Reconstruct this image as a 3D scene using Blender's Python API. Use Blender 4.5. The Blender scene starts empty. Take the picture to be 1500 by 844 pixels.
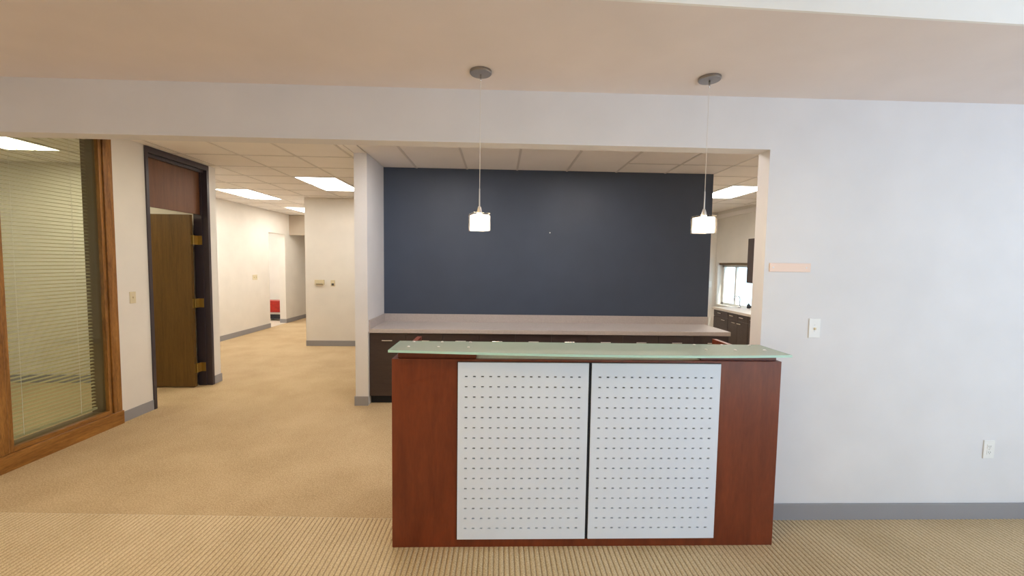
import bpy, bmesh, math, random
from mathutils import Vector, Matrix

random.seed(4)
S = bpy.context.scene
COL = S.collection

# ------------------------------------------------------------------ camera
CAM = dict(f=599.6, D=2.4204, h=1.5736, yaw=0.0304, pitch=-0.0602, roll=0.0144)
def make_camera():
    y, p, r = CAM['yaw'], CAM['pitch'], CAM['roll']
    F = Vector((math.sin(y)*math.cos(p), math.cos(y)*math.cos(p), math.sin(p)))
    R = Vector((math.cos(y), -math.sin(y), 0)); U = R.cross(F)
    R2 = R*math.cos(r)+U*math.sin(r); U2 = U*math.cos(r)-R*math.sin(r)
    m = Matrix((R2, U2, -F)).transposed().to_4x4()
    m.translation = Vector((0, -CAM['D'], CAM['h']))
    cd = bpy.data.cameras.new('camera'); co = bpy.data.objects.new('camera', cd)
    cd.sensor_fit = 'HORIZONTAL'; cd.sensor_width = 36.0
    cd.lens = CAM['f']/1500*36.0; cd.clip_start = 0.02
    COL.objects.link(co); co.matrix_world = m; S.camera = co
make_camera()

# ------------------------------------------------------------------ world, lights, exposure
S.view_settings.view_transform = 'Standard'
S.view_settings.look = 'None'
S.view_settings.gamma = 1.0
S.view_settings.use_curve_mapping = False
S.view_settings.exposure = 0.12
S.cycles.use_denoising = True
S.cycles.max_bounces = 10
S.cycles.diffuse_bounces = 7
S.cycles.sample_clamp_indirect = 6.0
S.cycles.caustics_reflective = False
S.cycles.caustics_refractive = False

w = bpy.data.worlds.new('daylight'); S.world = w; w.use_nodes = True
bg = w.node_tree.nodes['Background']
bg.inputs['Color'].default_value = (0.66, 0.82, 1.0, 1); bg.inputs['Strength'].default_value = 2.8

def area(name, loc, rot, sx, sy, power, col):
    l = bpy.data.lights.new(name, 'AREA'); l.shape = 'RECTANGLE'; l.size = sx; l.size_y = sy
    l.energy = power; l.color = col
    o = bpy.data.objects.new(name, l); o.location = loc; o.rotation_euler = rot; COL.objects.link(o); return o
# daylight through the big front windows behind the camera, towards the right
area('window_daylight', (3.7, -4.72, 1.30), (math.radians(118), 0, 0), 2.1, 2.0, 30, (0.46, 0.70, 1.0))
area('side_window_daylight', (4.92, -2.7, 1.45), (math.radians(100), 0, math.radians(90)), 2.4, 2.0, 22, (0.46, 0.70, 1.0))
TROFFER = 17.0                                   # glow of the ceiling troffers
TROFFER_COL = (1.0, 0.95, 0.86)
sl_ = bpy.data.lights.new('sun', 'SUN'); sl_.energy = 12; sl_.angle = math.radians(0.6); sl_.color = (1.0, 0.95, 0.88)
so_ = bpy.data.objects.new('sun', sl_); COL.objects.link(so_); so_.location = (4, -9, 6)
so_.rotation_euler = Vector((-0.16, 0.62, -0.76)).to_track_quat('-Z', 'Y').to_euler()
area('front_fill_light', (-1.6, -2.2, 3.27), (0, 0, 0), 1.2, 0.8, 36, (1.0, 0.70, 0.28))  # warm fill added out of view to brighten the left front

# ------------------------------------------------------------------ measures
XL = -3.589; XLB = -3.72          # left wall faces
HC = 2.5673; HH = 2.268; TH = 0.1076; XJ = 1.5905
HB = 2.709; YB = 2.6455; XB0 = -1.419; XB1 = 2.6307
XP0 = -1.554; YP = 2.017
XHALL = -5.33; XK = 4.85; YK = 6.65
TS = 0.6085; TX0 = -1.0208; TY = 0.548; TY0 = 2.2

# ------------------------------------------------------------------ helpers
def box(bm, x0, x1, y0, y1, z0, z1, bev=0.0):
    r = bmesh.ops.create_cube(bm, size=1.0)
    vs = r['verts']
    for v in vs:
        v.co = Vector(((x0+x1)/2+v.co.x*(x1-x0), (y0+y1)/2+v.co.y*(y1-y0), (z0+z1)/2+v.co.z*(z1-z0)))
    if bev:
        es = list({e for v in vs for e in v.link_edges})
        bmesh.ops.bevel(bm, geom=es, offset=bev, segments=2, profile=0.5, affect='EDGES')
def tube(bm, pts, rad, seg=12, caps=True):
    rings = []
    n = len(pts)
    for i, p in enumerate(pts):
        p = Vector(p)
        a = Vector(pts[max(i-1, 0)]); b = Vector(pts[min(i+1, n-1)])
        t = (b-a).normalized()
        ref = Vector((0, 0, 1)) if abs(t.z) < 0.9 else Vector((1, 0, 0))
        u = t.cross(ref).normalized(); v = t.cross(u)
        rr = rad[i] if isinstance(rad, (list, tuple)) else rad
        rings.append([bm.verts.new(p+u*math.cos(2*math.pi*k/seg)*rr+v*math.sin(2*math.pi*k/seg)*rr) for k in range(seg)])
    for a, b in zip(rings, rings[1:]):
        for k in range(seg):
            bm.faces.new((a[k], a[(k+1) % seg], b[(k+1) % seg], b[k]))
    if caps:
        bm.faces.new(rings[0][::-1]); bm.faces.new(rings[-1])
def lathe(bm, prof, c=(0, 0), seg=28):
    tube(bm, [(c[0], c[1], z) for r, z in prof], [max(r, 1e-4) for r, z in prof], seg)
def prism(bm, poly, z0, z1):
    a = [bm.verts.new((x, y, z0)) for x, y in poly]; b = [bm.verts.new((x, y, z1)) for x, y in poly]
    n = len(poly)
    for i in range(n): bm.faces.new((a[i], a[(i+1) % n], b[(i+1) % n], b[i]))
    bm.faces.new(a[::-1]); bm.faces.new(b)
def obj(name, bm, mat, parent=None, smooth=False):
    bmesh.ops.recalc_face_normals(bm, faces=bm.faces)
    me = bpy.data.meshes.new(name); bm.to_mesh(me); bm.free()
    if mat: me.materials.append(mat)
    if smooth:
        for p in me.polygons: p.use_smooth = True
    o = bpy.data.objects.new(name, me); COL.objects.link(o)
    if parent: attach(o, parent)
    return o
def attach(o, parent):
    o.parent = parent
    root = parent
    off = Vector()
    while root: off += root.location; root = root.parent
    o.matrix_parent_inverse = Matrix.Identity(4)
    o.location = o.location - off
def boxo(name, b, mat, parent=None, bev=0.0):
    bm = bmesh.new(); box(bm, *b, bev); return obj(name, bm, mat, parent)
def boxes(name, bs, mat, parent=None, bev=0.0):
    bm = bmesh.new()
    for b in bs: box(bm, *b, bev)
    return obj(name, bm, mat, parent)
def tag(o, label, cat, group=None):
    o['label'] = label; o['category'] = cat
    if group: o['group'] = group
    return o
def thing(name, label, cat, loc, group=None):
    o = bpy.data.objects.new(name, None); o.empty_display_size = 0.1; o.location = loc; COL.objects.link(o)
    return tag(o, label, cat, group)
def struct(o, label=None):
    o['kind'] = 'structure'
    if label: o['label'] = label
    return o
def struct_empty(name, loc=(0, 0, 0), label=None):
    o = bpy.data.objects.new(name, None); o.location = loc; o.empty_display_size = 0.1; COL.objects.link(o)
    return struct(o, label)

# ------------------------------------------------------------------ materials
def nodes(name):
    m = bpy.data.materials.new(name); m.use_nodes = True
    nt = m.node_tree; return m, nt, nt.nodes['Principled BSDF']
def rgb(c): return (c[0], c[1], c[2], 1)
def coords(nt, scale):
    tc = nt.nodes.new('ShaderNodeTexCoord'); mp = nt.nodes.new('ShaderNodeMapping')
    mp.inputs['Scale'].default_value = scale; nt.links.new(tc.outputs['Object'], mp.inputs['Vector']); return mp.outputs['Vector']
def paint(name, c, rough=0.6, var=0.03, scale=3.0, bump=0.05, bscale=220.0, metal=0.0, coat=0.0):
    m, nt, b = nodes(name)
    v = coords(nt, (1, 1, 1))
    n = nt.nodes.new('ShaderNodeTexNoise'); n.inputs['Scale'].default_value = scale; n.inputs['Detail'].default_value = 4
    nt.links.new(v, n.inputs['Vector'])
    r = nt.nodes.new('ShaderNodeValToRGB')
    r.color_ramp.elements[0].color = rgb([max(0, x*(1-var)) for x in c]); r.color_ramp.elements[0].position = 0.3
    r.color_ramp.elements[1].color = rgb([min(1, x*(1+var)) for x in c]); r.color_ramp.elements[1].position = 0.7
    nt.links.new(n.outputs['Fac'], r.inputs['Fac']); nt.links.new(r.outputs['Color'], b.inputs['Base Color'])
    b.inputs['Roughness'].default_value = rough; b.inputs['Metallic'].default_value = metal
    b.inputs['Coat Weight'].default_value = coat; b.inputs['Coat Roughness'].default_value = 0.12
    if bump:
        n2 = nt.nodes.new('ShaderNodeTexNoise'); n2.inputs['Scale'].default_value = bscale; n2.inputs['Detail'].default_value = 2
        nt.links.new(v, n2.inputs['Vector'])
        bp = nt.nodes.new('ShaderNodeBump'); bp.inputs['Strength'].default_value = bump; bp.inputs['Distance'].default_value = 0.002
        nt.links.new(n2.outputs['Fac'], bp.inputs['Height']); nt.links.new(bp.outputs['Normal'], b.inputs['Normal'])
    return m
def wood(name, dark, light, axis='Z', stretch=14.0, scale=2.2, rough=0.35, coat=0.3, contrast=(0.35, 0.68), fine=0.35):
    m, nt, b = nodes(name)
    sc = [stretch, stretch, stretch]; sc['XYZ'.index(axis)] = 1.0
    v = coords(nt, sc)
    n = nt.nodes.new('ShaderNodeTexNoise'); n.inputs['Scale'].default_value = scale; n.inputs['Detail'].default_value = 7
    n.inputs['Roughness'].default_value = 0.62; n.inputs['Distortion'].default_value = 0.6
    nt.links.new(v, n.inputs['Vector'])
    n2 = nt.nodes.new('ShaderNodeTexNoise'); n2.inputs['Scale'].default_value = scale*9; n2.inputs['Detail'].default_value = 3
    nt.links.new(v, n2.inputs['Vector'])
    mx = nt.nodes.new('ShaderNodeMix'); mx.inputs[0].default_value = fine
    nt.links.new(n.outputs['Fac'], mx.inputs[2]); nt.links.new(n2.outputs['Fac'], mx.inputs[3])
    r = nt.nodes.new('ShaderNodeValToRGB')
    r.color_ramp.elements[0].color = rgb(dark); r.color_ramp.elements[0].position = contrast[0]
    r.color_ramp.elements[1].color = rgb(light); r.color_ramp.elements[1].position = contrast[1]
    nt.links.new(mx.outputs[0], r.inputs['Fac']); nt.links.new(r.outputs['Color'], b.inputs['Base Color'])
    b.inputs['Roughness'].default_value = rough
    b.inputs['Coat Weight'].default_value = coat; b.inputs['Coat Roughness'].default_value = 0.15
    return m
def carpet(name, c1, c2, scale=170.0):
    m, nt, b = nodes(name)
    v = coords(nt, (1, 1, 1))
    n = nt.nodes.new('ShaderNodeTexNoise'); n.inputs['Scale'].default_value = scale; n.inputs['Detail'].default_value = 3
    n3 = nt.nodes.new('ShaderNodeTexNoise'); n3.inputs['Scale'].default_value = 2.2; n3.inputs['Detail'].default_value = 5
    nt.links.new(v, n.inputs['Vector']); nt.links.new(v, n3.inputs['Vector'])
    mx = nt.nodes.new('ShaderNodeMix'); mx.inputs[0].default_value = 0.25
    nt.links.new(n.outputs['Fac'], mx.inputs[2]); nt.links.new(n3.outputs['Fac'], mx.inputs[3])
    r = nt.nodes.new('ShaderNodeValToRGB')
    r.color_ramp.elements[0].color = rgb(c1); r.color_ramp.elements[0].position = 0.36
    r.color_ramp.elements[1].color = rgb(c2); r.color_ramp.elements[1].position = 0.62
    nt.links.new(mx.outputs[0], r.inputs['Fac']); nt.links.new(r.outputs['Color'], b.inputs['Base Color'])
    b.inputs['Roughness'].default_value = 0.95
    b.inputs['Specular IOR Level'].default_value = 0.1
    bp = nt.nodes.new('ShaderNodeBump'); bp.inputs['Strength'].default_value = 0.6; bp.inputs['Distance'].default_value = 0.004
    nt.links.new(n.outputs['Fac'], bp.inputs['Height']); nt.links.new(bp.outputs['Normal'], b.inputs['Normal'])
    return m
def emit(name, col, strength):
    m, nt, b = nodes(name)
    b.inputs['Base Color'].default_value = rgb((0.9, 0.9, 0.9))
    b.inputs['Emission Color'].default_value = rgb(col); b.inputs['Emission Strength'].default_value = strength
    return m
def pane(name, tint=(0.93, 0.97, 0.95), gloss=0.08, rough=0.02):
    m = bpy.data.materials.new(name); m.use_nodes = True; nt = m.node_tree; nt.nodes.clear()
    o = nt.nodes.new('ShaderNodeOutputMaterial'); t = nt.nodes.new('ShaderNodeBsdfTransparent'); g = nt.nodes.new('ShaderNodeBsdfGlossy')
    t.inputs['Color'].default_value = rgb(tint); g.inputs['Roughness'].default_value = rough
    fr = nt.nodes.new('ShaderNodeFresnel'); ge = nt.nodes.new('ShaderNodeNewGeometry')
    ma = nt.nodes.new('ShaderNodeMath'); ma.operation = 'MULTIPLY_ADD'; ma.inputs[1].default_value = 1/1.45-1.45; ma.inputs[2].default_value = 1.45
    nt.links.new(ge.outputs['Backfacing'], ma.inputs[0]); nt.links.new(ma.outputs[0], fr.inputs['IOR'])
    mx = nt.nodes.new('ShaderNodeMixShader'); nt.links.new(fr.outputs['Fac'], mx.inputs['Fac'])
    nt.links.new(t.outputs[0], mx.inputs[1]); nt.links.new(g.outputs[0], mx.inputs[2]); nt.links.new(mx.outputs[0], o.inputs['Surface'])
    return m

M_WALL = paint('wall_paint', (0.735, 0.725, 0.735), 0.7)
M_WALLW = paint('warm_wall_paint', (0.76, 0.725, 0.675), 0.7)
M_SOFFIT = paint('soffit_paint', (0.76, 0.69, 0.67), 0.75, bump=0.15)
M_TAN = paint('header_tan', (0.46, 0.39, 0.31), 0.7)  # darker tan than the other hall walls
M_STEELD = paint('dark_brushed_steel', (0.30, 0.28, 0.27), 0.32, var=0.08, bump=0, metal=1.0)
M_FASCIA = paint('fascia_paint', (0.84, 0.83, 0.81), 0.7)
M_BLUE = paint('slate_blue_paint', (0.052, 0.070, 0.108), 0.5, var=0.05, bump=0.1)
M_TILE = paint('ceiling_tile', (0.86, 0.83, 0.81), 0.9, var=0.02, bump=0.4, bscale=130)
M_GRID = paint('ceiling_grid', (0.66, 0.63, 0.61), 0.5, bump=0)
M_BASE = paint('vinyl_base', (0.29, 0.285, 0.30), 0.5, bump=0.03)
M_OAK = wood('oak', (0.13, 0.046, 0.007), (0.42, 0.19, 0.040), 'Z', 9, 2.6)
M_OAKH = wood('oak_rail', (0.17, 0.062, 0.009), (0.42, 0.19, 0.040), 'Y', 9, 2.6)
M_WALNUT = wood('walnut_door', (0.092, 0.044, 0.007), (0.165, 0.083, 0.016), 'Z', 16, 2.0, 0.38, 0.25)
M_TRANSOM = wood('walnut_transom', (0.12, 0.044, 0.014), (0.19, 0.072, 0.025), 'Z', 16, 2.0, 0.55, 0.0)
M_BRONZE = paint('bronze_frame', (0.045, 0.034, 0.042), 0.4, bump=0)
M_CHERRY = wood('cherry', (0.120, 0.018, 0.004), (0.215, 0.040, 0.010), 'Z', 6, 1.8, 0.38, 0.18, fine=0.25)
M_ESP = wood('espresso', (0.030, 0.018, 0.018), (0.052, 0.033, 0.031), 'X', 10, 2.0, 0.4, 0.15)
M_TOP = paint('worktop_laminate', (0.47, 0.42, 0.40), 0.45, var=0.06, scale=60, bump=0)
M_KTOP = paint('kitchen_laminate', (0.56, 0.50, 0.44), 0.45, var=0.06, scale=60, bump=0)
M_METAL = paint('silver_metal', (0.76, 0.85, 0.99), 0.4, var=0.02, bump=0.02)
M_STEEL = paint('brushed_steel', (0.62, 0.60, 0.58), 0.3, var=0.05, bump=0, metal=1.0)
M_CHROME = paint('chrome', (0.8, 0.8, 0.82), 0.15, var=0.0, bump=0, metal=1.0)
M_BRASS = paint('brass', (0.42, 0.29, 0.09), 0.5, var=0.05, bump=0, metal=1.0)
M_BLACK = paint('black_backing', (0.012, 0.014, 0.022), 0.8, bump=0)
M_WHITE = paint('white_plastic', (0.82, 0.82, 0.80), 0.35, var=0.01, bump=0)
M_ALMOND = paint('almond_plastic', (0.66, 0.58, 0.40), 0.4, var=0.01, bump=0)
M_PEACH = paint('peach_strip', (0.86, 0.66, 0.55), 0.5, var=0.02, bump=0)
M_DARKP = paint('dark_slot', (0.05, 0.045, 0.04), 0.6, bump=0)
M_BLIND = paint('blind_slat', (0.44, 0.385, 0.21), 0.45, var=0.01, bump=0)
M_CORD = paint('cord', (0.75, 0.72, 0.68), 0.5, bump=0)
M_RED = paint('red_plastic', (0.42, 0.018, 0.010), 0.4, var=0.2, scale=14, bump=0)
M_RUBBER = paint('dark_rubber', (0.022, 0.024, 0.032), 0.7, bump=0)
M_FRAMEW = paint('white_window_frame', (0.80, 0.80, 0.78), 0.5, bump=0)
M_BROWNF = paint('brown_reveal', (0.17, 0.115, 0.062), 0.6, bump=0.02)
M_CARP1 = carpet('ribbed_carpet', (0.48, 0.37, 0.215), (0.74, 0.61, 0.41))
M_CARP2 = carpet('loop_carpet', (0.38, 0.275, 0.155), (0.60, 0.46, 0.29), 130)
M_GROOVE = carpet('carpet_groove', (0.33, 0.24, 0.14), (0.50, 0.39, 0.26))
M_VINYLF = paint('vinyl_floor', (0.60, 0.52, 0.42), 0.5, bump=0)
M_PANE = pane('window_glass')
M_DIFF = emit('troffer_diffuser', TROFFER_COL, TROFFER)
M_FILLW = emit('warm_fill_diffuser', (1.0, 0.86, 0.54), 5.0)  # glow of the fill light added inside the opening
M_DIFFO = emit('office_troffer_diffuser', (1.0, 0.88, 0.58), 15.0)
M_FILLC = emit('cool_fill_diffuser', (1.0, 0.95, 0.92), 13.0)  # glow of the two fill lights added over the worktop space
M_BULB = emit('lamp_glow', (1.0, 0.84, 0.62), 9.0)

# frosted green glass top: part see-through, part scattering, glossy upper face
m, nt, b = nodes('frosted_glass'); M_GTOP = m
b.inputs['Base Color'].default_value = (0.64, 0.71, 0.65, 1); b.inputs['Roughness'].default_value = 0.4
b.inputs['Coat Weight'].default_value = 1.0; b.inputs['Coat Roughness'].default_value = 0.04
tr_ = nt.nodes.new('ShaderNodeBsdfTransparent'); tr_.inputs['Color'].default_value = (0.85, 0.93, 0.88, 1)
mx_ = nt.nodes.new('ShaderNodeMixShader'); mx_.inputs['Fac'].default_value = 0.42
out_ = [n for n in nt.nodes if n.type == 'OUTPUT_MATERIAL'][0]
tl_ = nt.nodes.new('ShaderNodeBsdfTranslucent'); tl_.inputs['Color'].default_value = (0.70, 0.80, 0.73, 1)
mt_ = nt.nodes.new('ShaderNodeMixShader'); mt_.inputs['Fac'].default_value = 0.25
nt.links.new(b.outputs[0], mt_.inputs[1]); nt.links.new(tl_.outputs[0], mt_.inputs[2]); nt.links.new(mt_.outputs[0], mx_.inputs[1]); nt.links.new(tr_.outputs[0], mx_.inputs[2]); nt.links.new(mx_.outputs[0], out_.inputs['Surface'])
m, nt, b = nodes('glass_edge'); M_GEDGE = m
b.inputs['Base Color'].default_value = (0.58, 0.90, 0.80, 1); b.inputs['Roughness'].default_value = 0.12
b.inputs['Transmission Weight'].default_value = 0.2; b.inputs['Coat Weight'].default_value = 0.6
M_CLEAR = pane('clear_glass', (0.97, 0.93, 0.88))

# ------------------------------------------------------------------ floors
SEAM0 = (-3.05, 0.098); SEAM1 = (-0.66, 0.023)
def seam_y(x): return SEAM0[1]+(x-SEAM0[0])*(SEAM1[1]-SEAM0[1])/(SEAM1[0]-SEAM0[0]) if x < -0.2 else 0.02
def ribbed_floor():
    bm = bmesh.new(); rib = 0.0275
    prof = [(0.0, -0.0045), (0.12, -0.0012), (0.2, 0.0), (0.5, 0.0012), (0.8, 0.0), (0.88, -0.0012)]
    x = XL; prev = None; k = 0
    while x < 5.0:
        for t, z in prof:
            xx = x+t*rib
            a = bm.verts.new((xx, -4.8, z)); c = bm.verts.new((xx, seam_y(xx), z))
            if prev:
                f = bm.faces.new((prev[0], a, c, prev[1])); f.material_index = 1 if k % 6 in (0, 1) else 0
            prev = (a, c); k += 1
        x += rib
    return bm
f1 = struct(obj('floor', ribbed_floor(), M_CARP1, smooth=True), 'light tan ribbed carpet in front of the seam')
f1.data.materials.append(M_GROOVE)
bm = bmesh.new()
poly = [(XL-3.4, 2.95), (XL-3.4, 0.11), (XL, 0.118)] + [(x, seam_y(x)+0.002) for x in (-3.05, -2.5, -2.0, -1.5, -1.0, -0.66, -0.2)] + [(1.5905, 0.022), (1.5905, 0.1), (5.0, 0.1), (5.0, 11.2), (-5.33, 11.2), (-5.33, 2.95)]
vs = [bm.verts.new((x, y, -0.001)) for x, y in poly]; bm.faces.new(vs)
f2 = struct(obj('floor', bm, M_CARP2), 'plain darker tan carpet beyond the seam')
bm = bmesh.new(); box(bm, -7.6, -5.335, 6.9, 9.4, -0.05, 0.002)
struct(obj('floor', bm, M_VINYLF), 'pale floor in the far side room')
struct(boxo('floor', (-7.8, 5.2, -5, 11.4, -0.2, -0.06), M_VINYLF), 'slab under the carpets')

# ------------------------------------------------------------------ front room shell
bm = bmesh.new()
box(bm, XL, XJ, 0, TH, HH, 2.80)
box(bm, XJ, 5.0, 0, TH, -0.02, 2.80)
struct(obj('wall_front', bm, M_WALL), 'off-white wall with the wide opening behind the desk')
def fy(x): return -0.829+0.042*(x-0.367)
bm = bmesh.new(); prism(bm, [(XL-0.1, fy(XL)), (5.0, fy(5.0)), (5.0, 0.0), (XL-0.1, 0.0)], HC, 3.3)
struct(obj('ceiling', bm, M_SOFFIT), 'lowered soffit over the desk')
bm = bmesh.new(); prism(bm, [(XL-0.1, fy(XL)-0.012), (5.0, fy(5.0)-0.012), (5.0, fy(5.0)), (XL-0.1, fy(XL))], HC, 3.3)
struct(obj('trim_1', bm, M_FASCIA), 'bright white face of the soffit')
struct(boxo('ceiling', (XL-0.1, 5.1, -4.9, -0.6, 3.3, 3.4), M_FASCIA), 'higher ceiling of the front room')
# rear wall with window opening, right wall with window opening (behind the camera)
bm = bmesh.new()
box(bm, XL, 2.6, -4.9, -4.8, 0, 3.3); box(bm, 2.6, 4.8, -4.9, -4.8, 0, 0.4); box(bm, 2.6, 4.8, -4.9, -4.8, 2.5, 3.3); box(bm, 4.8, 5.1, -4.9, -4.8, 0, 3.3)
struct(obj('wall_rear', bm, M_WALLW))
bm = bmesh.new()
box(bm, 5.0, 5.1, -4.8, -3.9, 0, 3.3); box(bm, 5.0, 5.1, -3.9, -1.5, 0, 0.4); box(bm, 5.0, 5.1, -3.9, -1.5, 2.5, 3.3); box(bm, 5.0, 5.1, -1.5, 0.1, 0, 3.3)
struct(obj('wall_right', bm, M_WALL))
struct(boxo('wall_side', (XLB, XL, -4.9, 0.50, -0.02, 3.3), M_WALLW))
struct(boxo('baseboard_right', (XJ-0.004, 5.0, -0.012, -0.0005, -0.004, 0.1016), M_BASE, None, 0.002), 'grey vinyl base along the right wall')

# ------------------------------------------------------------------ back area shell
bm = bmesh.new()
WY0, WY1, WZ0, WZ1 = 0.62, 1.415, 0.13, 2.66
DY0, DY1 = 1.89, 2.775
box(bm, XLB, XL, 0.50, WY0, -0.02, 2.78); box(bm, XLB, XL, WY1, DY0, -0.02, 2.78)
box(bm, XLB, XL, WY0, WY1, -0.02, WZ0); box(bm, XLB, XL, WY0, WY1, WZ1, 2.78)
box(bm, XLB, XL, DY0, DY1, 2.705, 2.78); box(bm, XLB, XL, DY1, 2.907, -0.02, 2.78)
struct(obj('wall_left', bm, M_WALLW), 'cream wall with the interior window and open door')
struct(boxo('wall_office', (-7.0, XLB, 2.80, 2.907, -0.02, 2.78), M_WALLW))
struct(boxes('wall_office', [(-7.1, -7.0, 0.0, 2.907, -0.02, 2.78), (-7.1, XLB, 0.0, 0.1, -0.02, 2.78)], M_WALLW))
struct(boxo('baseboard_office', (-7.0, XLB, 2.787, 2.7995, 0, 0.1), M_BASE))
struct(boxes('baseboard_left', [(XL, XL+0.010, 1.513, 1.868, -0.003, 0.10), (XL, XL+0.010, 2.785, 2.917, -0.003, 0.10)], M_BASE), 'grey vinyl base on the cream wall')
# hall
OY0, OY1, OZ = 7.22, 7.93, 2.21
bm = bmesh.new()
box(bm, XHALL-0.15, XHALL, 2.907, OY0, -0.02, 2.78); box(bm, XHALL-0.15, XHALL, OY0, OY1, OZ, 2.78); box(bm, XHALL-0.15, XHALL, OY1, 11.2, -0.02, 2.78)
struct(obj('wall_hall', bm, M_WALLW), 'cream hall wall with a far doorway')
struct(boxes('baseboard_hall', [(XHALL, XHALL+0.012, 2.92, OY0, 0, 0.1), (XHALL-0.15, XHALL+0.012, OY1-0.012, OY1, 0, 0.1), (XHALL, XHALL+0.012, OY1, 11.2, 0, 0.1)], M_BASE), 'grey base along the hall')
struct(boxo('wall_hall_header', (XHALL, -3.55, 8.15, 8.3, OZ, 2.78), M_TAN), 'tan header across the far hall')
struct(boxo('wall_hall_end', (XHALL-0.1, -2.5, 11.2, 11.3, -0.02, 2.78), M_WALLW))
struct(boxes('wall_side_room', [(-7.6, XHALL-0.15, 9.3, 9.4, -0.02, 2.78), (-7.7, -7.6, 6.8, 9.4, -0.02, 2.78), (-7.6, XHALL-0.15, 6.8, 6.9, -0.02, 2.78)], M_WALLW))
struct(boxes('wall_core', [(-3.55, XK, 5.17, 5.30, -0.02, 2.78)][:0] + [(-3.55, 2.2, 5.17, 5.30, -0.02, 2.78), (-3.55, -3.42, 5.30, 11.2, -0.02, 2.78)], M_WALLW), 'cream wall block in the hall carrying two controls')
struct(boxo('baseboard_core', (-3.55, 2.2, 5.158, 5.17, 0, 0.1), M_BASE), 'grey base of the hall block')
# partition + blue wall
struct(boxo('wall_partition', (XP0, XB0, YP, YB+0.12, -0.02, 2.78), M_WALL), 'pale end of the short partition')
struct(boxes('baseboard_partition', [(XP0-0.010, XB0+0.002, YP-0.012, YP, -0.003, 0.1), (XP0-0.012, XP0, YP, YB+0.13, -0.003, 0.1)], M_BASE), 'grey base around the partition end')
struct(boxo('wall_back', (XB0, XB1, YB, YB+0.12, -0.02, 2.78), M_BLUE), 'slate blue accent wall')
# kitchen
KZ0, KZ1, KY0, KY1 = 0.73, 1.65, 5.2, 6.70
KY1 = 6.56
bm = bmesh.new()
box(bm, XK, XK+0.15, 0.1, KY0, -0.02, 2.78); box(bm, XK, XK+0.15, KY0, KY1, -0.02, KZ0); box(bm, XK, XK+0.15, KY0, KY1, KZ1, 2.78); box(bm, XK, XK+0.15, KY1, 9.0, -0.02, 2.78)
struct(obj('wall_kitchen', bm, M_WALLW), 'cream kitchen wall with the bright window')
struct(boxes('wall_kitchen_end', [(2.2, XK, YK, YK+0.1, -0.02, 2.78), (2.1, 2.2, 5.3, YK+0.1, -0.02, 2.78)], M_WALLW))
struct(boxo('trim_2', (XK-0.015, XK, KY0-0.3, KY1+0.06, KZ1, KZ1+0.19), M_WALLW), 'flat board over the kitchen window')
struct(boxo('trim_3', (XK-0.02, XK, 0.11, YK, HB-0.085, HB-0.001), M_TILE), 'edge band of the kitchen ceiling')

# kitchen window
wk = struct_empty('window_2', (XK, KY0, KZ0), 'bright white kitchen window over the counter')
xo = XK+0.13
boxes('window_frame', [(xo-0.02, xo+0.03, KY1-0.07, KY1, KZ0, KZ1), (xo-0.02, xo+0.03, KY0, KY0+0.06, KZ0, KZ1), (xo-0.02, xo+0.03, KY0, KY1, KZ1-0.09, KZ1), (xo-0.02, xo+0.03, KY0, KY1, KZ0, KZ0+0.05)], M_FRAMEW, wk)
boxo('mullion', (xo-0.02, xo+0.03, 6.02, 6.07, KZ0+0.05, KZ1-0.09), M_FRAMEW, wk)
boxo('window_pane', (xo+0.004, xo+0.010, KY0+0.06, 6.02, KZ0+0.05, KZ1-0.09), M_PANE, wk)
boxo('window_pane', (xo+0.004, xo+0.010, 6.07, KY1-0.07, KZ0+0.05, KZ1-0.09), M_PANE, wk)
boxo('head_rail', (XK+0.03, XK+0.075, KY0, KY1, KZ1-0.045, KZ1-0.002), M_BROWNF, wk)

# ------------------------------------------------------------------ ceiling of the back area: tiles and grid
ceil = struct(boxo('ceiling', (-7.2, 5.1, 0.10, 11.3, 2.78, 2.88), M_TILE), 'suspended tile ceiling of the back rooms')
LIGHT_CELLS = []
def cx(i): return TX0+i*TS
def cy(j): return TY0+j*TY
tile_cache = {}
def tile(x0, x1, y0, y1):
    g = 0.006
    w_, d_ = round(x1-x0, 3), round(y1-y0, 3)
    if w_ < 0.03 or d_ < 0.03: return
    k = (w_, d_)
    if k not in tile_cache:
        bm = bmesh.new(); box(bm, -w_/2+g, w_/2-g, -d_/2+g, d_/2-g, 0, 0.016)
        bmesh.ops.recalc_face_normals(bm, faces=bm.faces)
        me = bpy.data.meshes.new('ceiling_tile'); bm.to_mesh(me); bm.free(); me.materials.append(M_TILE); tile_cache[k] = me
    o = bpy.data.objects.new('ceiling_tile', tile_cache[k]); COL.objects.link(o)
    o.location = ((x0+x1)/2, (y0+y1)/2, HB+0.001)
    o.parent = ceil
lights = [(-3, 2, 'hall'), (-6, 4, 'hall'), (-6, 8, 'hall'), (-7, -2, 'office'), (7, 2, 'kitchen'), (0, -3, 'alcove_fill'), (3, -3, 'alcove_fill'), (-3, -3, 'lobby_fill'), (5, 3, 'kitchen'), (8, 0, 'kitchen'), (-9, 9, 'side')]  # from the sixth entry on: unseen fill lights added to brighten dim areas
lit = {(i, j+d) for i, j, _ in lights for d in (0, 1)}
zones = [(XL, XP0, TH, 2.907), (XHALL, XP0, 2.907, 5.17), (XP0, XB0, TH, YP), (XHALL, -3.55, 5.17, 8.15), (XB0, XB1, TH, YB), (XB1, XK-0.06, TH, 5.0), (-6.5, XLB, 0.55, 2.80)]
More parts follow.
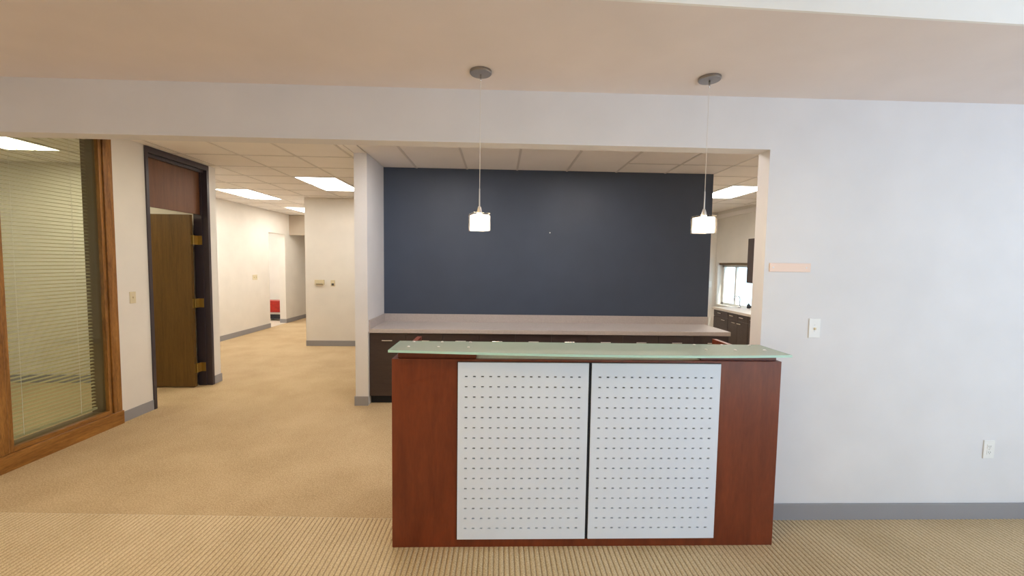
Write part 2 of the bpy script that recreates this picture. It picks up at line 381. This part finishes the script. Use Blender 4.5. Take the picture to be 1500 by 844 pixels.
for zi, (x0, x1, y0, y1) in enumerate(zones):
    for i in range(-10, 11):
        a, c = max(cx(i), x0), min(cx(i+1), x1)
        if c-a < 0.03: continue
        j = -4
        while j < 12:
            step = 2 if (zi == 4 and i < 4 and j % 2 == 1) else 1
            p, q = max(cy(j), y0), min(cy(j+step), y1)
            if q-p > 0.03 and not (i, j) in lit: tile(a, c, p, q)
            j += step
    # grid bars
    for i in range(-10, 12):
        if x0+0.01 < cx(i) < x1-0.01: boxo('grid_bar', (cx(i)-0.012, cx(i)+0.012, y0, y1, HB-0.004, HB+0.016), M_GRID, ceil)
    for j in range(-4, 13):
        if y0+0.01 < cy(j) < y1-0.01:
            xa = x0
            if zi == 4:
                if j % 2 == 0: xa = cx(4)
            boxo('grid_bar', (xa, x1, cy(j)-0.012, cy(j)+0.012, HB-0.003, HB+0.015), M_GRID, ceil)

LBL = ['bright ceiling troffer nearest the partition, above the hall block', 'bright ceiling troffer along the hall wall, beyond the dark door frame',
       'small far ceiling troffer at the end of the hall', 'office ceiling troffer seen through the blind', 'kitchen ceiling troffer seen beside the right jamb', 'unseen fill light added over the left end of the space between desk and worktop', 'unseen fill light added over the right part of the space between desk and worktop', 'unseen fill light added just inside the opening, beside the oak window', 'kitchen fill light added out of view behind the slate blue wall', 'kitchen fill light added out of view behind the right jamb', 'unseen fill light added in the far side room over the red cart']
for (i, j, z), lb in zip(lights, LBL):
    x0, x1, y0, y1 = cx(i)+0.012, cx(i+1)-0.012, cy(j)+0.012, cy(j+2)-0.012
    t = thing('ceiling_light', lb, 'ceiling light', ((x0+x1)/2, (y0+y1)/2, HB), 'fluorescent ceiling troffers')
    r = 0.022
    boxes('light_frame', [(x0, x0+r, y0, y1, HB-0.006, HB+0.05), (x1-r, x1, y0, y1, HB-0.006, HB+0.05), (x0+r, x1-r, y0, y0+r, HB-0.006, HB+0.05), (x0+r, x1-r, y1-r, y1, HB-0.006, HB+0.05), (x0, x1, y0, y1, HB+0.05, HB+0.06)], M_WHITE, t)
    boxo('diffuser', (x0+r, x1-r, y0+r, y1-r, HB+0.001, HB+0.008), {'alcove_fill': M_FILLC, 'lobby_fill': M_FILLW, 'office': M_DIFFO}.get(z, M_DIFF), t)

# ------------------------------------------------------------------ interior window, oak frame and blind
wi = struct_empty('window_1', (XL, 1.0, 0), 'interior office window in an oak frame')
xf = XL+0.018
def stile(y0, y1, name='stile'):
    return boxo(name, (XL-0.03, xf, y0, y1, 0.125, 2.70), M_OAK, wi, 0.004)
stile(1.425, 1.508); stile(0.520, 0.610)
boxo('glazing_bead', (XL-0.03, xf-0.012, 1.392, 1.421, 0.1245, 2.66), M_OAK, wi, 0.003)
boxo('glazing_bead', (XL-0.03, xf-0.012, 0.614, 0.648, 0.1245, 2.66), M_OAK, wi, 0.003)
boxo('bottom_rail', (XL-0.03, xf+0.008, 0.510, 1.516, -0.004, 0.124), M_OAKH, wi, 0.004)
boxo('glazing_bead', (XL-0.03, xf-0.012, 0.648, 1.392, 0.125, 0.160), M_OAKH, wi, 0.003)
boxo('top_rail', (XL-0.03, xf, 0.615, 1.42, 2.66, 2.70), M_OAKH, wi, 0.003)
boxo('window_pane', (XL-0.026, XL-0.020, 0.646, 1.396, 0.158, 2.662), M_PANE, wi)
boxes('reveal', [(XLB-0.02, XL-0.031, 1.392, 1.4149, 0.14, 2.66), (XLB-0.02, XL-0.031, 0.6201, 0.640, 0.14, 2.66), (XLB-0.02, XL-0.031, 0.64, 1.392, 0.1301, 0.150)], M_BROWNF, wi)
boxo('stop_groove', (XL-0.028, xf-0.016, 1.4205, 1.4255, 0.165, 2.66), M_DARKP, wi)

bl = thing('window_blind', 'cream horizontal slatted blind behind the oak framed window', 'blind', (-3.70, 1.0, 2.66))
xb = -3.698; pitch = 0.0305
sl = None
n = 0
z = 2.60
while z > 0.20:
    if sl is None:
        bm = bmesh.new()
        prof = [(-0.0125, -0.0012), (-0.006, 0.0006), (0.0, 0.0012), (0.006, 0.0006), (0.0125, -0.0012)]
        top = []; 
        for yy in (-0.366, 0.366):
            top.append(([bm.verts.new((x, yy, zz)) for x, zz in prof], [bm.verts.new((x, yy, zz-0.0006)) for x, zz in prof]))
        (a, a2), (b_, b2) = top
        for k in range(4):
            bm.faces.new((a[k], a[k+1], b_[k+1], b_[k])); bm.faces.new((a2[k+1], a2[k], b2[k], b2[k+1]))
        for k in (0, 4): bm.faces.new((a[k], b_[k], b2[k], a2[k]))
        sl = obj('slat', bm, M_BLIND); me = sl.data
    else:
        sl = bpy.data.objects.new('slat', me); COL.objects.link(sl)
    sl.rotation_euler = (0, math.radians(14), 0)
    sl.parent = bl; sl.location = (xb+3.70, 0.013, z-2.66)
    z -= pitch
boxo('head_rail', (xb-0.014, xb+0.014, 0.645, 1.388, 2.615, 2.655), M_BLIND, bl)
boxo('bottom_rail', (xb-0.013, xb+0.013, 0.648, 1.386, 0.180, 0.198), M_BLIND, bl)
for yy in (0.80, 1.24):
    bm = bmesh.new(); tube(bm, [(xb+0.016, yy, 2.62), (xb+0.016, yy, 0.19)], 0.0016, 6)
    obj('ladder_cord', bm, M_CORD, bl)

# ------------------------------------------------------------------ door with transom
dr = struct_empty('door_1', (XL, 2.3, 0), 'open dark wood door with a wood transom in a bronze frame')
x0f, x1f = XLB-0.03, XL+0.014
boxes('door_frame', [(x0f, x1f, 1.872, 1.905, -0.002, 2.705), (x0f, x1f, 2.735, 2.772, -0.002, 2.705), (x0f, x1f, 1.905, 2.735, 2.645, 2.705),
                     (XLB-0.005, XL-0.05, 2.718, 2.735, 0, 2.645), (XL-0.075, XL-0.03, 1.905, 2.735, 2.615, 2.645)], M_BRONZE, dr)
boxo('transom_panel', (XL-0.105, XL-0.07, 1.905, 2.718, 2.112, 2.645), M_TRANSOM, dr)
lf = boxo('door_leaf', (-4.50, -3.703, 2.612, 2.652, 0.012, 2.100), M_WALNUT, dr, 0.002)
for zc in (1.80, 1.032, 0.235):
    bm = bmesh.new()
    box(bm, -3.704, -3.700, 2.616, 2.650, zc-0.055, zc+0.055)
    box(bm, -3.698, -3.640, 2.712, 2.7178, zc-0.055, zc+0.055)
    box(bm, -3.702, -3.690, 2.650, 2.716, zc-0.055, zc+0.055)
    for k in range(5):
        tube(bm, [(-3.690, 2.640, zc-0.055+k*0.022+0.001), (-3.690, 2.640, zc-0.055+k*0.022+0.021)], 0.0085, 10)
    tube(bm, [(-3.690, 2.640, zc+0.055), (-3.690, 2.640, zc+0.064)], [0.006, 0.003], 10)
    obj('hinge', bm, M_BRASS, dr)

# ------------------------------------------------------------------ reception desk
DX0, DX1, DY, DZ = -0.573, 1.561, -0.236, 1.0535
dk = thing('reception_desk', 'cherry reception desk with perforated silver panels and frosted glass top', 'desk', (0.494, -0.1, 0))
boxo('front_panel', (DX0, DX1, DY, DY+0.030, 0.0, DZ-0.0005), M_CHERRY, dk, 0.0015)
boxo('side_panel', (DX0, DX0+0.032, DY+0.030, 0.445, 0.0, DZ-0.0005), M_CHERRY, dk, 0.0015)
boxo('side_panel', (DX1-0.032, DX1, DY+0.030, 0.445, 0.0, DZ-0.0005), M_CHERRY, dk, 0.0015)
lg = boxo('ledge', (DX0+0.032, DX1-0.032, DY+0.030, 0.02, DZ-0.030, DZ-0.001), M_KTOP, dk); lg['label'] = 'pale laminate ledge under the glass'
boxo('work_surface', (DX0+0.032, DX1-0.032, DY+0.030, 0.445, 0.71, 0.74), M_CHERRY, dk)
boxo('backing', (-0.222, 1.220, DY-0.004, DY-0.0005, 0.048, 1.042), M_BLACK, dk)
def perf(x0, x1, z0, z1, yf, th):
    bm = bmesh.new()
    W_, H_ = x1-x0, z1-z0
    def breaks(n, a, b_, half, total):
        out = [0.0]
        for k in range(n):
            c = a+(b_-a)*k/(n-1); out += [c-half, c+half]
        return out+[total]
    xs = breaks(15, 0.0445, W_-0.0500, 0.0072, W_); zs = breaks(16, 0.0630, H_-0.0760, 0.0034, H_)
    V = [[[bm.verts.new((x0+x, y, z0+z)) for z in zs] for x in xs] for y in (yf, yf+th)]
    for i in range(len(xs)-1):
        for j in range(len(zs)-1):
            hole = i % 2 == 1 and j % 2 == 1
            q = [(i, j), (i+1, j), (i+1, j+1), (i, j+1)]
            if hole:
                for (a, c), (d, e) in zip(q, q[1:]+q[:1]):
                    bm.faces.new((V[0][a][c], V[0][d][e], V[1][d][e], V[1][a][c]))
            else:
                bm.faces.new([V[0][a][c] for a, c in q]); bm.faces.new([V[1][a][c] for a, c in q][::-1])
    nx, nz = len(xs), len(zs)
    for i in range(nx-1):
        bm.faces.new((V[0][i][0], V[1][i][0], V[1][i+1][0], V[0][i+1][0])); bm.faces.new((V[0][i][nz-1], V[0][i+1][nz-1], V[1][i+1][nz-1], V[1][i][nz-1]))
    for j in range(nz-1):
        bm.faces.new((V[0][0][j], V[0][0][j+1], V[1][0][j+1], V[1][0][j])); bm.faces.new((V[0][nx-1][j], V[1][nx-1][j], V[1][nx-1][j+1], V[0][nx-1][j+1]))
    return bm
obj('perforated_panel', perf(-0.2176, 0.4892, 0.0526, 1.0392, DY-0.013, 0.009), M_METAL, dk)
obj('perforated_panel', perf(0.506, 1.2154, 0.0526, 1.0392, DY-0.013, 0.009), M_METAL, dk)
for a, c in ((-0.545, -0.122), (1.118, 1.545)):
    boxo('riser', (a, c, DY+0.022, -0.035, DZ-0.0005, 1.094), M_CHERRY, dk, 0.0015)
# bowed glass top
GX0, GX1, GZ0, GZ1 = -0.577, 1.541, 1.101, 1.113
def gy_front(x):
    t = (x-GX0)/(GX1-GX0); return -0.294-0.047*t-0.050*4*t*(1-t)*(0.75+0.5*t)
def gy_back(x):
    t = (x-GX0)/(GX1-GX0); return -0.035-0.032*t
N = 28
xs = [GX0+(GX1-GX0)*k/N for k in range(N+1)]
gpoly = [(x, gy_front(x)) for x in xs] + [(x, gy_back(x)) for x in xs[::-1]]
bm = bmesh.new()
ins = [(x, gy_front(x)+0.0025) for x in [GX0+0.0025+(GX1-GX0-0.005)*k/N for k in range(N+1)]] + [(x, gy_back(x)-0.0025) for x in [GX0+0.0025+(GX1-GX0-0.005)*k/N for k in range(N+1)][::-1]]
prism(bm, ins, GZ0, GZ1)
gl = obj('glass_top', bm, M_GTOP, dk); gl['label'] = 'green-tinted frosted glass shelf'
bm = bmesh.new()
n = len(gpoly)
ov0 = [bm.verts.new((x, y, GZ0)) for x, y in gpoly]; ov1 = [bm.verts.new((x, y, GZ1)) for x, y in gpoly]
iv0 = [bm.verts.new((x, y, GZ0)) for x, y in ins]; iv1 = [bm.verts.new((x, y, GZ1)) for x, y in ins]
for i in range(n):
    j = (i+1) % n
    bm.faces.new((ov0[i], ov0[j], ov1[j], ov1[i])); bm.faces.new((ov1[i], ov1[j], iv1[j], iv1[i])); bm.faces.new((ov0[j], ov0[i], iv0[i], iv0[j]))
obj('glass_edge', bm, M_GEDGE, gl)
for x, yf, yr in ((-0.490, -0.204, -0.064), (-0.327, -0.206, -0.064), (-0.164, -0.208, -0.064), (1.140, -0.226, -0.088), (1.302, -0.226, -0.088), (1.467, -0.226, -0.088)):
    for y in (yf, yr):
        bm = bmesh.new(); lathe(bm, [(0.008, 1.0935), (0.008, 1.1012), (0.0075, 1.1012), (0.0075, 1.1125), (0.0085, 1.1135), (0.0085, 1.1160), (0.0060, 1.1172), (0.0, 1.1174)], (x, y), 14)
        obj('standoff', bm, M_STEEL, dk, True)

# ------------------------------------------------------------------ pendants
def pendant(x, y, zb, rot, label, pw):
    zt = zb+0.094
    t = thing('pendant_light', label, 'pendant light', (x, y, HC), 'glass cube pendants over the desk')
    bm = bmesh.new(); lathe(bm, [(0.057, HC), (0.057, HC-0.010), (0.054, HC-0.014), (0.010, HC-0.016), (0.0, HC-0.016)], (x, y), 40)
    obj('canopy', bm, M_STEELD, t, False)
    bm = bmesh.new(); lathe(bm, [(0.0045, HC-0.015), (0.0045, HC-0.046), (0.0028, HC-0.052)], (x, y), 12); obj('stem', bm, M_CHROME, t, True)
    bm = bmesh.new(); tube(bm, [(x, y, HC-0.05), (x, y, zt+0.13)], 0.0015, 8); obj('cord', bm, M_CORD, t)
    bm = bmesh.new(); tube(bm, [(x, y, zt+0.13), (x, y, zt+0.030)], [0.0030, 0.0040], 10); obj('rod', bm, M_STEEL, t)
    bm = bmesh.new(); lathe(bm, [(0.0055, zt+0.036), (0.008, zt+0.032), (0.0155, zt+0.001), (0.0155, zt-0.004)], (x, y), 20); obj('socket', bm, M_STEEL, t, True)
    h = 0.047
    def cube(bm, hh, z0, z1, bev):
        box(bm, -hh, hh, -hh, hh, z0, z1, bev)
        bmesh.ops.rotate(bm, verts=bm.verts, cent=(0, 0, 0), matrix=Matrix.Rotation(rot, 3, 'Z'))
        bmesh.ops.translate(bm, verts=bm.verts, vec=(x, y, 0))
    bm = bmesh.new(); cube(bm, h, zb, zt, 0.004)
    sh = obj('shade', bm, M_CLEAR, t); sh['label'] = 'thick clear glass cube'
    bm = bmesh.new(); cube(bm, 0.041, zb+0.003, zt-0.009, 0.004)
    obj('diffuser', bm, M_BULB, t)
    l = bpy.data.lights.new('pendant_bulb', 'POINT'); l.energy = pw; l.color = (1.0, 0.78, 0.52); l.shadow_soft_size = 0.05
    lo = bpy.data.objects.new('pendant_bulb', l); lo.location = (0, 0, zb-0.03-HC); COL.objects.link(lo); lo.parent = t
pendant(-0.112, -0.225, 1.742, math.radians(20), 'lit glass cube pendant hanging over the left half of the desk', 2.5)
pendant(1.096, -0.225, 1.750, math.radians(6), 'lit glass cube pendant hanging near the right jamb', 2.5)

# ------------------------------------------------------------------ back worktop and cabinets
CZ = 0.840; CY = 2.0408
wt = thing('worktop', 'long grey worktop with backsplash under the slate blue wall', 'counter', (0.55, 2.3, CZ))
boxo('counter_slab', (XB0+0.0005, 2.59, CY, YB-0.018, CZ-0.045, CZ), M_TOP, wt, 0.002)
boxo('backsplash', (XB0+0.018, XB1, YB-0.018, YB-0.0003, CZ-0.02, 0.9345), M_TOP, wt)
boxo('side_splash', (XB0+0.0005, XB0+0.018, CY+0.002, YB-0.0003, CZ, 0.9345), M_TOP, wt)
def cabinet_thing(label, group, loc): return thing('base_cabinet', label, 'cabinet', loc, group)
ords = ['first from the partition', 'second from the partition', 'third from the partition', 'fourth from the partition', 'last, at the open end']
for k in range(5):
    a = XB0+0.002+k*0.7995; c = a+0.7985
    t = cabinet_thing('dark espresso cabinet under the grey worktop, '+ords[k], 'dark cabinets under the long worktop', ((a+c)/2, 2.35, 0))
    boxo('carcass', (a, c, CY+0.040, YB-0.002, 0.085, CZ-0.0455), M_ESP, t)
    boxo('toe_kick', (a, c, CY+0.070, YB-0.02, 0.0, 0.0848), M_BLACK, t)
    for s in range(2):
        x0 = a+0.001+s*0.3993; x1 = x0+0.3972
        d = boxo('door', (x0, x1, CY+0.018, CY+0.0395, 0.092, CZ-0.052), M_ESP, t, 0.0015)
        xm = (x0+x1)/2; zh = 0.713
        bm = bmesh.new()
        tube(bm, [(xm-0.050, CY+0.018, zh), (xm-0.050, CY-0.006, zh)], 0.0045, 8); tube(bm, [(xm+0.050, CY+0.018, zh), (xm+0.050, CY-0.006, zh)], 0.0045, 8)
        tube(bm, [(xm-0.056, CY-0.008, zh), (xm+0.056, CY-0.008, zh)], 0.0060, 10)
        obj('handle', bm, M_CHROME, d)

# ------------------------------------------------------------------ wall plates and small things
def screw(bm, x, y, z, r=0.0035, ax='y', s=-1):
    d = (0, s*0.0015, 0) if ax == 'y' else (s*0.0015, 0, 0)
    tube(bm, [(x, y, z), (x+d[0], y+d[1], z)], [r, r*0.8], 8)
# toggle plate on the right wall
t = thing('light_switch', 'white toggle switch plate on the wall right of the opening', 'switch', (1.918, 0, 1.206))
boxo('plate', (1.883, 1.954, -0.006, -0.0003, 1.147, 1.2655), M_WHITE, t, 0.002)
boxo('toggle', (1.9135, 1.9225, -0.016, -0.006, 1.197, 1.210), M_ALMOND, t, 0.001)
for zz in (1.186, 1.226):
    bm = bmesh.new(); screw(bm, 1.918, -0.006, zz); obj('screw', bm, M_STEEL, t)
# duplex outlet
t = thing('wall_outlet', 'white duplex outlet plate low on the right wall', 'outlet', (3.086, 0, 0.45))
boxo('plate', (3.050, 3.121, -0.006, -0.0003, 0.392, 0.5085), M_WHITE, t, 0.002)
for zz in (0.432, 0.469):
    bm = bmesh.new(); box(bm, 3.0700, 3.1010, -0.0085, -0.006, zz-0.014, zz+0.014, 0.001); r_ = obj('receptacle', bm, M_WHITE, t)
    boxes('slot', [(3.0785, 3.0805, -0.0090, -0.0084, zz-0.003, zz+0.006), (3.0905, 3.0925, -0.0090, -0.0084, zz-0.003, zz+0.006), (3.0840, 3.0875, -0.0090, -0.0084, zz-0.010, zz-0.006)], M_DARKP, r_)
bm = bmesh.new(); screw(bm, 3.0855, -0.006, 0.4505); obj('screw', bm, M_STEEL, t)
# peach strip
t = thing('wall_strip', 'blank peach strip screwed to the wall beside the opening', 'sign holder', (1.745, 0, 1.572))
boxo('strip', (1.620, 1.872, -0.006, -0.0003, 1.546, 1.5985), M_PEACH, t, 0.0015)
for xx in (1.642, 1.846):
    bm = bmesh.new(); screw(bm, xx, -0.006, 1.572, 0.004); obj('screw', bm, M_STEEL, t)
# almond switch on left wall
t = thing('light_switch', 'almond toggle switch on the cream wall between window and door', 'switch', (XL, 1.68, 1.187))
boxo('plate', (XL+0.0003, XL+0.006, 1.646, 1.712, 1.130, 1.243), M_ALMOND, t, 0.002)
boxo('toggle', (XL+0.006, XL+0.016, 1.674, 1.684, 1.178, 1.196), M_ALMOND, t, 0.001)
for zz in (1.160, 1.214):
    bm = bmesh.new(); screw(bm, XL+0.006, 1.679, zz, 0.003, 'x', 1); obj('screw', bm, M_STEEL, t)
# thermostats
t = thing('thermostat', 'wide beige thermostat on the hall block, left of the small one', 'thermostat', (-3.29, 5.17, 1.17))
boxo('housing', (-3.372, -3.206, 5.135, 5.1697, 1.135, 1.222), M_ALMOND, t, 0.004)
boxo('cover_slot', (-3.345, -3.225, 5.132, 5.1355, 1.141, 1.152), M_DARKP, t)
boxo('lower_lip', (-3.340, -3.232, 5.140, 5.1697, 1.120, 1.1345), M_ALMOND, t)
t = thing('thermostat', 'narrow almond sensor plate on the hall block, right of the thermostat', 'thermostat', (-3.055, 5.17, 1.16))
boxo('plate', (-3.094, -3.016, 5.160, 5.1697, 1.106, 1.218), M_ALMOND, t, 0.003)
boxo('sensor_window', (-3.076, -3.034, 5.156, 5.1601, 1.120, 1.160), M_DARKP, t)
# hall switches
t = thing('light_switch', 'almond double switch plate on the far hall wall', 'switch', (XHALL, 6.65, 1.19))
boxo('plate', (XHALL+0.0003, XHALL+0.006, 6.57, 6.74, 1.135, 1.245), M_ALMOND, t, 0.002)
for yy in (6.62, 6.69): boxo('toggle', (XHALL+0.006, XHALL+0.016, yy-0.005, yy+0.005, 1.18, 1.20), M_ALMOND, t)
# nail in the blue wall
bm = bmesh.new(); tube(bm, [(0.612, YB-0.0004, 1.957), (0.612, YB-0.004, 1.957), (0.612, YB-0.006, 1.957)], [0.0075, 0.0075, 0.004], 12)
tag(obj('wall_anchor', bm, M_WHITE), 'small white screw anchor in the slate blue wall', 'anchor')

# ------------------------------------------------------------------ red cart in the far side room
ct = thing('tool_cart', 'low red tool cart on a dark base seen through the far doorway', 'cart', (-5.78, 8.42, 0))
bm = bmesh.new(); box(bm, -6.10, -5.50, 8.30, 8.62, 0.215, 0.505, 0.02); obj('bin', bm, M_RED, ct)
boxo('rim', (-6.11, -5.49, 8.29, 8.63, 0.485, 0.515), M_RED, ct, 0.006)
boxo('deck', (-6.09, -5.51, 8.31, 8.61, 0.165, 0.2148), M_STEEL, ct, 0.005)
boxo('skirt', (-6.06, -5.54, 8.335, 8.60, 0.045, 0.1648), M_RUBBER, ct)
for xx in (-6.02, -5.58):
    for yy in (8.315, 8.615):
        bm = bmesh.new(); tube(bm, [(xx, yy-0.016, 0.055), (xx, yy+0.016, 0.055)], 0.055, 18); obj('wheel', bm, M_RUBBER, ct)

# ------------------------------------------------------------------ kitchen furniture
KF = 4.0; KT = 0.818; KS = KT+0.0006
kt = thing('worktop', 'pale kitchen worktop below the bright window', 'counter', (4.4, 4.2, KT))
boxo('counter_slab', (KF-0.022, XK-0.0005, 3.20, 5.085, KT-0.040, KT), M_KTOP, kt, 0.002)
boxo('backsplash', (XK-0.018, XK-0.0005, 3.20, 5.085, KT, KT+0.09), M_KTOP, kt)
units = [(4.585, 5.060, 1, 'farthest, at the end of the kitchen run'), (4.005, 4.580, 2, 'middle of the kitchen run with paired doors'), (3.40, 4.000, 2, 'nearest of the kitchen run, beside the jamb')]
def hpull(parent, y, z):
    bm = bmesh.new()
    tube(bm, [(KF, y-0.05, z), (KF-0.024, y-0.05, z)], 0.0045, 8); tube(bm, [(KF, y+0.05, z), (KF-0.024, y+0.05, z)], 0.0045, 8)
    tube(bm, [(KF-0.026, y-0.056, z), (KF-0.026, y+0.056, z)], 0.0065, 10); obj('handle', bm, M_CHROME, parent)
for y0, y1, nd, lb in units:
    t = cabinet_thing('dark espresso kitchen cabinet, '+lb, 'dark kitchen cabinets', (4.4, (y0+y1)/2, 0))
    boxo('carcass', (KF+0.022, XK-0.001, y0, y1, 0.085, KT-0.0405), M_ESP, t)
    boxo('toe_kick', (KF+0.06, XK-0.001, y0, y1, 0, 0.0848), M_BLACK, t)
    for s in range(nd):
        a = y0+(y1-y0)*s/nd+0.002; c = y0+(y1-y0)*(s+1)/nd-0.002
        d = boxo('drawer', (KF, KF+0.0215, a, c, 0.662, KT-0.046), M_ESP, t, 0.0015); hpull(d, (a+c)/2, 0.728)
        e = boxo('door', (KF, KF+0.0215, a, c, 0.092, 0.656), M_ESP, t, 0.0015)
        hpull(e, (c-0.075 if s == 0 else a+0.075) if nd == 2 else a+0.1, 0.619)
t = thing('wall_cabinet', 'dark wall cabinet hanging beside the kitchen window', 'cabinet', (4.7, 4.4, 1.27))
boxo('carcass', (4.55, XK-0.0005, 3.80, 4.965, 1.275, 2.084), M_ESP, t)
for a, c in ((3.802, 4.381), (4.385, 4.963)):
    d = boxo('door', (4.53, 4.5497, a, c, 1.277, 2.082), M_ESP, t, 0.0015)
    bm = bmesh.new(); yh = c-0.05 if a < 4 else a+0.05
    tube(bm, [(4.505, yh, 1.33), (4.505, yh, 1.45)], 0.005, 8); tube(bm, [(4.53, yh, 1.34), (4.505, yh, 1.34)], 0.004, 8); tube(bm, [(4.53, yh, 1.44), (4.505, yh, 1.44)], 0.004, 8)
    obj('handle', bm, M_CHROME, d)
# faucet and soap bottle by the sink
t = thing('faucet', 'thin chrome gooseneck faucet on the kitchen worktop', 'faucet', (4.42, 4.93, KS))
bm = bmesh.new(); pts = [(4.42, 4.95, KS), (4.42, 4.95, KS+0.16)]+[(4.42-0.055+0.055*math.cos(a), 4.95, KS+0.16+0.055*math.sin(a)) for a in [math.pi*k/8 for k in range(1, 9)]]+[(4.31, 4.95, KS+0.12)]
tube(bm, pts, 0.008, 10); obj('spout', bm, M_CHROME, t, True)
bm = bmesh.new(); lathe(bm, [(0.024, KS), (0.024, KS+0.012), (0.014, KS+0.03), (0.0, KS+0.03)], (4.42, 4.95), 16); obj('base', bm, M_CHROME, t, True)
bm = bmesh.new(); tube(bm, [(4.42, 4.97, KS+0.03), (4.42, 5.02, KS+0.06)], [0.006, 0.004], 8); obj('lever', bm, M_CHROME, t)
bm = bmesh.new(); lathe(bm, [(0.026, KS), (0.028, KS+0.01), (0.028, KS+0.06), (0.012, KS+0.075), (0.010, KS+0.09), (0.0, KS+0.09)], (4.53, 4.86), 18)
tag(obj('soap_bottle', bm, M_RUBBER, None, True), 'small dark bottle beside the kitchen faucet', 'bottle')
t = thing('dish_tray', 'low dark dish tray on the kitchen worktop, right of the faucet', 'tray', (4.72, 4.90, KS))
boxes('tray', [(4.62, 4.80, 4.82, 4.98, KS, KS+0.008), (4.62, 4.63, 4.82, 4.98, KS+0.008, KS+0.035), (4.79, 4.80, 4.82, 4.98, KS+0.008, KS+0.035), (4.63, 4.79, 4.82, 4.83, KS+0.008, KS+0.035), (4.63, 4.79, 4.97, 4.98, KS+0.008, KS+0.035)], M_RUBBER, t)
# small switch at the edge of the blue wall
t = thing('light_switch', 'white switch plate just right of the slate blue wall', 'switch', (3.6, YK, 1.2))
boxo('plate', (4.70, 4.77, YK-0.006, YK-0.0003, 1.10, 1.24), M_WHITE, t, 0.002)
boxo('toggle', (4.73, 4.74, YK-0.016, YK-0.006, 1.165, 1.185), M_WHITE, t)
